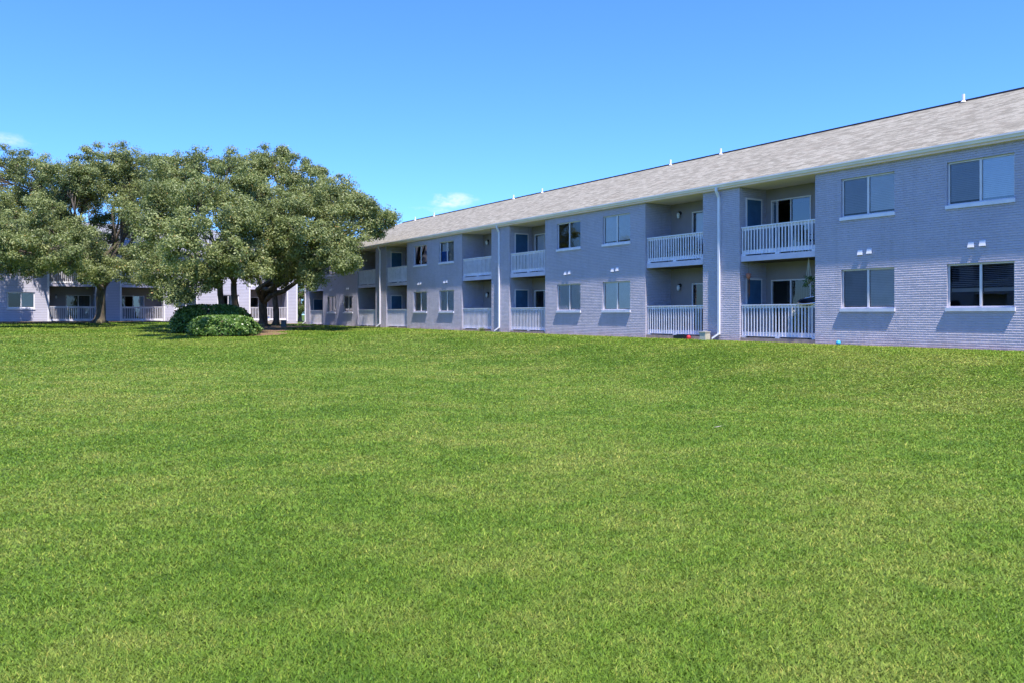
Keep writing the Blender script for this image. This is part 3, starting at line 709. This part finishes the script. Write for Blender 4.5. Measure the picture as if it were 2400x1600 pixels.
# ------------------------------------------------------------------ trees
def leaf_cloud(centres, radii, per, size, flat=0.75):
    """small leaf quads grouped in clumps; returns verts(4 per leaf), normals, clump id"""
    C = np.repeat(centres, per, axis=0); Rr = np.repeat(radii, per)
    k = len(C); d = RNG.normal(0, 1, (k, 3)); d /= np.linalg.norm(d, axis=1)[:, None]
    rad = RNG.random(k) ** 0.5 * (1 + np.abs(RNG.normal(0, 0.22, k)))
    P = C + d * (rad * Rr)[:, None] * np.array([1, 1, flat])
    nrm = d * 0.9 + RNG.normal(0, 0.55, (k, 3)) + np.array([0, 0, 0.45]); nrm /= np.linalg.norm(nrm, axis=1)[:, None]
    t = np.cross(nrm, RNG.normal(0, 1, (k, 3))); t /= np.linalg.norm(t, axis=1)[:, None]; bt = np.cross(nrm, t)
    L = size * RNG.uniform(0.65, 1.4, k)[:, None]; Wd = L * RNG.uniform(0.38, 0.6, k)[:, None]
    V = np.stack([P - t * L * 0.5, P + bt * Wd * 0.5 , P + t * L * 0.5, P - bt * Wd * 0.5], 1).reshape(-1, 3)
    return V, nrm, P
def limb(mb, p0, p1, r0, r1, n=6, wig=0.12, sag=0.0):
    p0, p1 = Vector(p0), Vector(p1); L = (p1 - p0).length; pts = []; rr = []
    ax = (p1 - p0).normalized(); a = ax.orthogonal().normalized(); b = ax.cross(a); ph = random.uniform(0, 6.28); ph2 = random.uniform(0, 6.28)
    for i in range(n + 1):
        t = i / n; e = math.sin(math.pi * t)
        w1 = wig * L * 0.5 * e * math.sin(t * 5 + ph); w2 = wig * L * 0.5 * e * math.cos(t * 6.5 + ph2)
        pts.append(p0.lerp(p1, t) + a * w1 + b * w2 + Vector((0, 0, sag * L * e))); rr.append(r0 + (r1 - r0) * t ** 0.8)
    mb.tube(pts, rr, 8); return pts
def tree(label, base, fork, r_trunk, lobes, dens=1.0, size=0.125, name='oak_tree', group='live oaks in front of the far building', lm='leaf', lean=None):
    base = Vector(base); base.z = gz(base.x, base.y) - 0.05
    T = empty(name, base, 0, label, 'tree', group)
    fork = Vector(fork); tk = MB()
    # flared, slightly bent trunk
    pts = []; rr = []
    for i in range(9):
        t = i / 8; p = base.lerp(fork, t) + Vector((math.sin(t * 3.0 + base.x) * 0.10, math.cos(t * 2.6) * 0.08, 0)) * math.sin(math.pi * t)
        pts.append(p); rr.append(r_trunk * (1.0 + 0.75 * max(0, 1 - t * 5) ** 1.5 - 0.12 * t))
    tk.tube(pts, rr, 14)
    for q in range(5):                                  # root flare
        an = q * 1.257 + base.x; e = base + Vector((math.cos(an), math.sin(an), 0)) * r_trunk * 2.4; e.z = base.z - 0.02
        tk.tube([base + Vector((math.cos(an), math.sin(an), 0)) * r_trunk * 0.5 + Vector((0, 0, 0.5 * r_trunk + .15)), e], [r_trunk * 0.5, 0.03], 6)
    cs = []; rs = []; twig = MB()
    # lobes grow from main limbs
    L = [(Vector(c), r) for c, r in lobes]
    ang = sorted(L, key=lambda q: math.atan2(q[0].y - fork.y, q[0].x - fork.x) + 0.0)
    nmain = max(3, len(L) // 4); mains = []
    for g in range(nmain):
        grp = ang[g * len(ang) // nmain:(g + 1) * len(ang) // nmain]
        if not grp: continue
        cen = sum((q[0] for q in grp), Vector()) / len(grp); tgt = fork.lerp(cen, 0.62)
        p = limb(tk, fork - Vector((0, 0, r_trunk * 0.5)), tgt, r_trunk * 0.62, r_trunk * 0.30, 7, 0.22, 0.05)
        for (c, r) in grp:
            st = p[random.choice((4, 5, 6, 7))]; pp = limb(tk, st, c, r_trunk * 0.26, 0.05, 6, 0.2, 0.05)
            ns = max(11, int(25 * (r / 1.4) ** 2.0 * dens))
            for i in range(ns):
                d = Vector((random.gauss(0, 1), random.gauss(0, 1), random.gauss(0, 1))).normalized()
                q = c + Vector((d.x, d.y, d.z * 0.8)) * r * random.uniform(0.45, 1.0)
                if i < ns * 0.75: limb(twig, pp[random.choice((3, 4, 5, 6))], q, 0.03, 0.010, 3, 0.2)
                cs.append(q); rs.append(random.uniform(0.30, 0.72) * (0.75 + 0.16 * r))
            for i in range(max(3, ns // 3)):           # loose sprays that break the outline
                d = Vector((random.gauss(0, 1), random.gauss(0, 1), random.gauss(0, 1) + 0.4)).normalized()
                q = c + d * r * random.uniform(0.98, 1.10); limb(twig, c + d * r * 0.6, q, 0.02, 0.008, 3, 0.2); cs.append(q); rs.append(random.uniform(0.24, 0.44))
    cs = np.array([tuple(c) for c in cs]); rs = np.array(rs)
    V = []; Nn = []; Rn = []
    shade = RNG.normal(0, 0.13, len(cs))
    big = rs > 0.33
    for sel, per in ((big, 270), (~big, 60)):
        if sel.sum() == 0: continue
        v, nn, P = leaf_cloud(cs[sel], rs[sel], per, size, 0.72)
        r_ = np.clip(0.42 + np.repeat(shade[sel], per) + RNG.normal(0, 0.17, len(P)), 0, 0.93); od = RNG.random(len(P)) < 0.008; r_[od] = 1.0
        V.append(v); Nn.append(nn); Rn.append(r_)
    off = np.array(tuple(base)); V = np.concatenate(V) - off
    np_mesh('crown', V, 4, lm, np.concatenate(Rn), T)
    tk.v = [(a - base.x, b - base.y, c - base.z) for a, b, c in tk.v]; nb = len(tk.v); tk.v += [(a - base.x, b - base.y, c - base.z) for a, b, c in twig.v]; tk.f += [tuple(i + nb for i in f) for f in twig.f]; tk.build('trunk', 'bark', T, True)
    return T
def lob(lst): return [(at(px, py, Y), rp / F * Y) for (px, py, Y, rp) in lst]
tree('large spreading oak with thick mossy trunk, leftmost of the trees by the pale building', at(232, 757, 60), at(240, 668, 60), 0.34,
     lob([(262, 378, 61, 46), (215, 395, 60, 42), (318, 385, 62, 44), (150, 412, 58, 45), (75, 405, 60, 44), (15, 395, 61, 46), (-60, 420, 60, 60), (185, 470, 62, 36),
          (45, 575, 51, 52), (118, 585, 51, 48), (-30, 540, 57, 60), (20, 520, 58, 36), (190, 560, 58, 34), (270, 632, 55, 42), (225, 655, 53, 32), (165, 618, 51, 42), (350, 455, 60, 48), (300, 470, 62, 32), (345, 650, 58, 26),
          (375, 400, 60, 40), (300, 545, 63, 26), (110, 480, 62, 28), (75, 640, 56, 26), (10, 630, 56, 32), (60, 460, 61, 40), (130, 500, 58, 44), (90, 540, 57, 46), (150, 580, 57, 46), (200, 610, 56, 44), (30, 600, 56, 46), (175, 450, 60, 40), (235, 440, 60, 42), (290, 425, 61, 44), (240, 520, 62, 26), (330, 520, 60, 40), (-20, 480, 58, 50), (-20, 610, 57, 44), (100, 610, 56, 40), (300, 600, 58, 26), (380, 480, 60, 44), (150, 520, 65, 36), (20, 480, 64, 40), (110, 430, 65, 36), (210, 480, 65, 30), (60, 530, 64, 36), (250, 560, 64, 26), (170, 550, 55, 42), (215, 580, 54, 34), (90, 500, 55, 46), (20, 550, 54, 48), (290, 490, 58, 36), (180, 420, 58, 44), (120, 460, 58, 42), (0, 590, 50, 46), (-40, 560, 62, 50), (300, 420, 65, 40)]))
tree('oak with slim pale trunk rising behind the clipped shrubs, left of a twin trunk', at(520, 757, 51), at(516, 660, 50.5), 0.19,
     lob([(418, 398, 53, 50), (468, 388, 52, 44), (400, 455, 50, 50), (462, 462, 47, 55), (372, 545, 42, 46), (440, 545, 41, 52), (380, 610, 47, 42), (435, 650, 46, 50), (425, 690, 46, 30), (395, 680, 47, 34), (510, 610, 48, 40),
          (395, 520, 51, 42), (345, 590, 49, 34), (370, 650, 48, 36), (420, 590, 40, 46), (400, 420, 52, 50), (480, 650, 46, 32), (350, 500, 50, 44), (440, 480, 49, 50)]))
tree('oak with slim pale trunk behind the clipped shrubs, right of a twin trunk', at(560, 757, 52), at(548, 665, 51.5), 0.20,
     lob([(532, 395, 53, 40), (505, 440, 50, 48), (560, 450, 50, 44), (520, 525, 46, 52), (570, 520, 47, 48), (540, 600, 46, 46), (500, 650, 47, 30), (560, 640, 48, 34), (590, 590, 48, 40), (545, 480, 48, 50), (590, 440, 50, 44), (600, 640, 47, 34), (520, 600, 45, 44)]))
tree('broad oak with dark forked trunk beside the right end of the shrubs', at(614, 764, 58), at(618, 705, 57.5), 0.30,
     lob([(600, 378, 57, 42), (645, 385, 56, 44), (690, 410, 56, 42), (590, 430, 54, 40), (640, 460, 53, 50), (735, 440, 55, 42), (700, 485, 53, 50), (610, 540, 51, 46), (665, 550, 50, 48), (780, 470, 53, 46),
          (825, 495, 51, 42), (880, 508, 51, 32), (898, 512, 50.5, 28), (850, 480, 51, 30), (765, 540, 50, 50), (830, 560, 50, 40), (720, 590, 50, 44), (640, 620, 52, 38), (780, 610, 49, 40), (735, 645, 50, 36), (812, 618, 48, 30), (670, 340 + 20, 57, 14), (690, 640, 53, 34), (745, 400, 56, 16), (600, 490, 51, 50), (660, 500, 50, 52), (700, 540, 49, 48), (590, 400, 55, 40), (745, 500, 52, 46), (860, 535, 51, 32), (800, 450, 54, 36), (640, 590, 50, 42), (790, 580, 49, 40)]))
tree('dark oak trunk standing between the forked oak and the corner of the brick building', at(646, 758, 62), at(644, 672, 61.5), 0.21,
     lob([(665, 520, 62, 48), (720, 470, 62, 46), (765, 500, 60, 44), (805, 480, 57.5, 40), (850, 500, 55, 32), (690, 610, 61, 38), (640, 560, 62, 40), (780, 570, 59, 36), (745, 620, 60, 30), (650, 650, 61, 26)]))
# trees beyond the gap
tree('bushy yellow-green tree seen through the gap between the two buildings', at(702, 742, 92), at(702, 700, 92), 0.2,
     lob([(700, 720, 92, 26), (725, 700, 93, 26), (680, 690, 93, 26), (705, 660, 93, 26), (735, 650, 94, 24), (670, 650, 94, 22), (700, 615, 94, 22)]), 1.0, 0.2, 'background_tree', None, 'leaf_far')

# ------------------------------------------------------------------ clipped shrubs
def shrub(label, cx, cy, rx, ry, h, rot, n=15000):
    z0 = gz(cx, cy); S = empty('shrub', (cx, cy, z0), rot, label, 'shrub', 'clipped shrubs under the oaks')
    k = n; th = RNG.uniform(0, 2 * math.pi, k); v = RNG.random(k)
    # superellipsoid surface with lumps: squared-off sides, domed top
    ph = np.arcsin(np.clip(v, 0, 1) ** 0.75)
    ct, st = np.cos(th), np.sin(th); e = 0.62
    cc = np.sign(ct) * np.abs(ct) ** e; ss = np.sign(st) * np.abs(st) ** e; cp = np.cos(ph) ** 0.5; sp_ = np.sin(ph)
    lump = 1 + 0.09 * np.sin(th * 5 + 1.0) * np.sin(v * 6) + 0.05 * np.sin(th * 11 + v * 9) + RNG.normal(0, 0.05, k)
    depth = 1 - 0.10 * RNG.random(k) ** 2
    P = np.stack([rx * cc * cp * lump * depth, ry * ss * cp * lump * depth, h * (0.05 + 0.95 * sp_) * (0.95 + 0.05 * lump) * depth], -1)
    nr = np.stack([cc * cp / rx, ss * cp / ry, sp_ / h], -1); nr /= np.linalg.norm(nr, axis=1)[:, None]
    nn = nr + RNG.normal(0, 0.5, (k, 3)); nn /= np.linalg.norm(nn, axis=1)[:, None]
    t = np.cross(nn, RNG.normal(0, 1, (k, 3))); t /= np.linalg.norm(t, axis=1)[:, None]; b = np.cross(nn, t)
    L = 0.13 * RNG.uniform(0.7, 1.4, k)[:, None]; Wd = L * 0.55
    V = np.stack([P - t * L * .5, P + b * Wd * .5, P + t * L * .5, P - b * Wd * .5], 1).reshape(-1, 3)
    V = V
    np_mesh('foliage', V, 4, 'leaf_shrub', np.clip(RNG.normal(0.5, 0.2, k), 0, 1), S)
    core = MB(); seg = 20
    core.lathe([(0.74, 0.0), (0.76, 0.35), (0.70, 0.6), (0.5, 0.76), (0.05, 0.82)], seg=seg)
    def sq(x, y):
        a = math.atan2(y, x); r = math.hypot(x, y); c, s = math.cos(a), math.sin(a)
        return (math.copysign(abs(c) ** 0.62, c) * r * rx, math.copysign(abs(s) ** 0.62, s) * r * ry)
    core.v = [(*sq(x, y), z * h) for x, y, z in core.v]; core.build('stems', 'under', S)
    return S
f1 = at(516, 790, 44.0); shrub('low clipped shrub with bright sunlit leaves, the nearer of the two', f1.x - 0.3, f1.y + 1.4, 1.74, 1.5, 1.10, 0.25, 17000)
f2 = at(505, 770, 48.0); shrub('dark clipped shrub partly behind the sunlit one', f2.x - 0.25, f2.y + 0.2, 2.15, 1.3, 1.62, 0.1, 15000)

# ------------------------------------------------------------------ small things on and by the balconies
def in_long(name, s, o, z, label, cat, group=None):
    x, y = so_xy(s, o); return empty(name, (x, y, z), LONG_A, label, cat, group)
R1a, R1b = A0 + 7.08, A0 + 10.25       # nearest recess
R2a, R2b = A0 + 12.02, A0 + PER        # second recess

def hanging_plant(s, o, ztop, zpot, pot, trail, label):
    H = in_long('hanging_plant', s, o, zpot, label, 'hanging plant', 'hanging plants under the nearest balcony')
    p = MB().lathe([(0.055, 0), (0.085, 0.13), (0.09, 0.14), (0.08, 0.135)], seg=14); p.build('pot', pot, H, True)
    r = MB()
    for an in (0.4, 2.0, 3.6, 5.2): r.tube([(0.088 * math.cos(an), 0.088 * math.sin(an), 0.02), (0.092 * math.cos(an), 0.092 * math.sin(an), 0.14), (0.03 * math.cos(an), 0.03 * math.sin(an), 0.14 + (ztop - zpot - .14) * 0.6), (0, 0, ztop - zpot)], 0.008, 5)
    r.build('rope', 'rope', H)
    c = np.array([[random.gauss(0, 0.07), random.gauss(0, 0.06), 0.17 + random.gauss(0, 0.03)] for _ in range(12)] + [[random.gauss(0.03, 0.03), random.gauss(0.09, 0.02), 0.1 - i * trail / 8] for i in range(8)])
    v, nn, P = leaf_cloud(c, np.full(len(c), 0.07), 22, 0.05); np_mesh('leaves', v, 4, 'leaf_shrub', RNG.random(len(P)) * 0.8, H)
hanging_plant(R1a + 0.52, -0.35, UP - 0.2, 2.62, 'paleclay', 0.2, 'small pink clay pot hanging in a white rope holder under the nearest balcony')
hanging_plant(R1a + 0.22, -0.40, UP - 0.2, 2.58, 'potwhite', 0.65, 'grey-white hanging pot with long trailing vines beside the pink clay pot')

WC = in_long('wind_chime', R1b - 0.22, -0.22, UP - 0.2, 'rusty red wind chime hanging left of the blue door on the ground-floor patio', 'wind chime')
MB().tube([(0, 0, 0), (0, 0, -0.42)], 0.004, 5).build('cord', 'wood', WC)
MB().lathe([(0.03, -0.62), (0.07, -0.55), (0.10, -0.42), (0.02, -0.40)], seg=12).build('cup', 'terracotta', WC, True)
q = MB()
for i in range(5): an = i * 1.257; q.tube([(0.035 * math.cos(an), 0.035 * math.sin(an), -0.6), (0.035 * math.cos(an), 0.035 * math.sin(an), -1.05 - 0.05 * i)], 0.012, 6)
q.tube([(0, 0, -0.6), (0, 0, -1.35)], 0.006, 5); q.build('chimes', 'wood', WC)

SCh = in_long('saucer_chair', R1a + 0.40, -0.30, FL, 'round black saucer chair with a silver rim showing above the ground-floor railing', 'chair')
ring = []
for i in range(29):
    an = 2 * math.pi * i / 28; ring.append((0.44 * math.cos(an), 0.34 * math.sin(an) , 1.27 + 0.13 * -math.sin(an)))
MB().tube(ring, 0.028, 8, False).build('rim', 'steel', SCh, True)
st = MB().lathe([(0.02, 1.10), (0.20, 1.12), (0.34, 1.19), (0.42, 1.27)], seg=24); st.v = [(x, y * 0.78 - (0.06 if z < 1.2 else 0), z - 0.30 * y) for x, y, z in st.v]; st.f = st.f[:-1]; st.build('seat', 'black', SCh, True)
for an in (0.8, 2.4, 3.9, 5.5): MB().tube([(0.16 * math.cos(an), 0.08 * math.sin(an) - 0.12, 1.13), (0.30 * math.cos(an), 0.14 * math.sin(an) - 0.28, 0.0)], 0.014, 6).build('leg', 'black', SCh)

RS = MB(); x0 = 0
RS.tube([(0, 0, 0), (0.01, 0.015, -0.10), (-0.03, 0.02, -0.22), (-0.06, 0.015, -0.12), (-0.10, 0.02, -0.16), (-0.07, 0.02, -0.30)], 0.010, 6)
rs = RS.build('rope_loop', 'rope'); x, y = so_xy(R1a + 0.95, -0.075); rs.location = (x, y, FL + 1.06); rs.rotation_euler = (0, 0, LONG_A)
tag(rs, 'pale rope loop tied to the ground-floor railing beneath the saucer chair', 'rope')

def patio_chair(s, o, z, rot, label, par_building='long', group='dark patio chairs on the balconies'):
    if par_building == 'long': x, y = so_xy(s, o); a = LONG_A
    else: x, y = left_xy(s, o); a = LEFT_A
    Cc = empty('patio_chair', (x, y, z), a + rot, label, 'chair', group)
    MB().box(-0.25, 0.25, -0.24, 0.24, 0.41, 0.45).build('seat', 'black', Cc)
    b = MB().tube([(-0.24, -0.22, 0.44), (-0.25, -0.30, 0.95), (0, -0.32, 1.0), (0.25, -0.30, 0.95), (0.24, -0.22, 0.44)], 0.018, 6)
    for i in range(6): xx = -0.19 + i * 0.076; b.box(xx, xx + 0.055, -0.30, -0.285, 0.46, 0.97)
    b.build('backrest', 'black', Cc)
    for sx in (-1, 1):
        MB().tube([(sx * 0.25, 0.22, 0.0), (sx * 0.25, 0.22, 0.64), (sx * 0.25, -0.26, 0.66)], 0.015, 6).build('armrest', 'black', Cc)
        for sy in (-1, 1): MB().tube([(sx * 0.22, sy * 0.2, 0.0), (sx * 0.22, sy * 0.2, 0.41)], 0.016, 6).build('leg', 'black', Cc)
    return Cc
patio_chair(R2a + 1.2, -0.75, UP, 1.2, 'black slatted patio chair on the upper second balcony, nearer one')
patio_chair(R2a + 2.25, -0.75, UP, -1.5, 'black slatted patio chair on the upper second balcony, farther one')
patio_chair(R1a + 1.0, -0.8, UP, 1.4, 'black patio chair in front of the open sliding door on the nearest upper balcony')
patio_chair(11.05 + 2.55, -0.7, FL + 0.28, 0.3, 'black patio chair on the ground-floor patio of the pale building right of the mossy trunk', 'left')

# push scooter behind the lower second railing
Sx = in_long('push_scooter', R2a + 1.15, -0.45, FL, 'push scooter with black handlebar behind the ground-floor railing of the second patio', 'scooter')
MB().box(-0.28, 0.28, -0.06, 0.06, 0.09, 0.115).build('deck', 'red', Sx)
MB().tube([(0.30, 0, 0.10), (0.22, 0, 0.80)], 0.018, 8).build('stem', 'black', Sx)
MB().tube([(0.20, 0.20, 0.78), (0.20, 0.05, 0.83), (0.22, -0.05, 0.83), (0.24, -0.22, 0.80)], 0.022, 8).build('handlebar', 'black', Sx, True)
for xx in (-0.32, 0.33):
    w = MB().lathe([(0.02, -0.015), (0.09, -0.015), (0.1, 0), (0.09, 0.015), (0.02, 0.015)], seg=16); w.v = [(a + xx, c, b + 0.1) for a, b, c in w.v]; w.build('wheel', 'black', Sx, True)

# things on the ground by the wall
x, y = so_xy(36.02 + 0.45, 0.32); UB = empty('utility_box', (x, y, gz(x, y)), LONG_A + 0.15, 'beige box with a dark opening on the ground beside the nearest downspout', 'utility box')
MB().box(-0.16, 0.12, -0.15, -0.13, 0, 0.28).box(-0.16, -0.13, -0.13, 0.15, 0, 0.28).box(0.09, 0.12, -0.13, 0.15, 0, 0.05).box(0.09, 0.12, -0.13, 0.15, 0.24, 0.28).box(-0.13, 0.09, 0.12, 0.15, 0, 0.28).build('box_shell', 'beige', UB)
MB().box(-0.18, 0.14, -0.17, 0.17, 0.281, 0.31).build('lid', 'beige', UB)
MB().box(0.06, 0.075, -0.12, 0.11, 0.05, 0.24).build('opening', 'black', UB)
def ball(name, s, o, r, m, label, cat):
    x, y = so_xy(s, o); b = MB().lathe([(0.001, -r)] + [(r * math.cos(t), r * math.sin(t)) for t in np.linspace(-1.4, 1.4, 11)] + [(0.001, r)], seg=18).build(name, m, None, True)
    b.location = (x, y, gz(x, y) + r * 0.9); return tag(b, label, cat)
ball('ball', 30.93, 0.15, 0.075, 'ball', 'small light blue ball lying against the foot of the nearest brick wall', 'ball')
ball('ball', R2a + 0.62, 0.12, 0.085, 'red', 'small red ball in front of the second ground-floor patio', 'ball')
x, y = so_xy(R2a + 1.05, 0.14); tr_ = empty('planter', (x, y, gz(x, y)), LONG_A, 'low black planter tray on the ground beside the red ball', 'planter')
MB().box(-0.28, 0.28, -0.09, -0.075, 0, 0.15).box(-0.28, 0.28, 0.075, 0.09, 0, 0.15).box(-0.28, -0.265, -0.075, 0.075, 0, 0.15).box(0.265, 0.28, -0.075, 0.075, 0, 0.15).build('tray', 'black', tr_)
MB().box(-0.264, 0.264, -0.074, 0.074, 0.01, 0.11).build('soil', 'wood', tr_)

# tuft of long grass by the third downspout area
x, y = so_xy(52.6, 0.25); tf = MB()
for i in range(160):
    a = random.uniform(0, 6.28); r = random.uniform(0, 0.28); L = random.uniform(0.16, 0.34); bx, by = r * math.cos(a), r * 0.5 * math.sin(a); t = random.uniform(0.1, 0.7)
    c, s_ = math.cos(a), math.sin(a); w = 0.008
    tf.poly([(bx - s_ * w, by + c * w, 0), (bx + s_ * w, by - c * w, 0), (bx + c * L * math.sin(t), by + s_ * L * math.sin(t), L * math.cos(t))])
o = tf.build('grass_tuft', simple('dry_grass', (0.22, 0.24, 0.08), 0.8, 0.2)); o.location = (x, y, gz(x, y)); o.rotation_euler = (0, 0, LONG_A)
tag(o, 'tuft of long yellowish grass at the foot of the wall near the second downspout', 'grass tuft')

# grey utility post near the dark trunk
p = at(665, 757, 57.5); z = gz(p.x, p.y)
up_ = MB().box(-0.16, 0.16, -0.12, 0.12, 0, 0.44).box(-0.175, 0.175, -0.135, 0.135, 0.441, 0.47).build('utility_pedestal', 'utility'); up_.location = (p.x, p.y, z)
tag(up_, 'squat dark grey utility pedestal on the mulch beside the dark oak trunk', 'utility pedestal')
# blue storage box on left building patio
x, y = left_xy(2.6, -0.6); bb = empty('cooler', (x, y, FL + 0.28), LEFT_A, 'blue and white cooler behind the railing of the pale building, right ground-floor patio', 'cooler')
MB().box(-0.3, 0.3, -0.2, 0.2, 0, 0.36).build('body', 'bluecloth', bb); MB().box(-0.31, 0.31, -0.21, 0.21, 0.361, 0.45).build('lid', 'white', bb)
# fallen leaf on the lawn
v = Vector((0.247 * 11.45, 11.45, 0)); lf = MB().poly([(-0.06, 0, 0.05), (0, 0.03, 0.055), (0.07, 0.005, 0.075), (0, -0.03, 0.06)]).build('fallen_leaf', 'paleclay'); lf.location = (v.x, v.y, gz(v.x, v.y) + 0.01)
tag(lf, 'single pale fallen leaf lying on the open lawn', 'leaf')

# ------------------------------------------------------------------ the wing across the lawn, seen only in the window panes
ox, oy = so_xy(70, 52); OP = empty('apartment_wing', (ox, oy, 0), LONG_A + math.pi, 'matching grey apartment wing across the lawn, mirrored in the window panes', 'apartment building')
q = MB()
for k in range(7):
    a = k * 11.0 - 4
    q.box(a, a + 8.0, -12, 0, 0, 6.15); q.box(a + 8.001, a + 10.999, -12, -1.4, 0, 6.15)
    MB().box(a + 8.01, a + 10.99, -1.39, -0.1, 3.4, 3.6).build('balcony_slab', 'slab', OP); railing(OP, a + 8.02, a + 10.98, 3.6, 1.03, 'rail')
    for (x0, z0) in ((a + 1, 1.7), (a + 5, 1.7), (a + 1, 4.6), (a + 5, 4.6)): MB().box(x0, x0 + 1.8, 0.002, 0.03, z0, z0 + 1.2).build('window', 'dark', OP)
q.build('wall', 'siding', OP)
q = MB(); q.poly([(-5, 0.6, 6.2), (74, 0.6, 6.2), (74, -6, 9.1), (-5, -6, 9.1)]); q.poly([(-5, -12.6, 6.2), (-5, -6, 9.1), (74, -6, 9.1), (74, -12.6, 6.2)]); q.poly([(-5, 0.6, 6.2), (-5, -6, 9.1), (-5, -12.6, 6.2)]); q.poly([(74, 0.6, 6.2), (74, -12.6, 6.2), (74, -6, 9.1)]); q.poly([(-5, 0.6, 6.18), (-5, -12.6, 6.18), (74, -12.6, 6.18), (74, 0.6, 6.18)])
q.build('roof', 'shingle', OP)
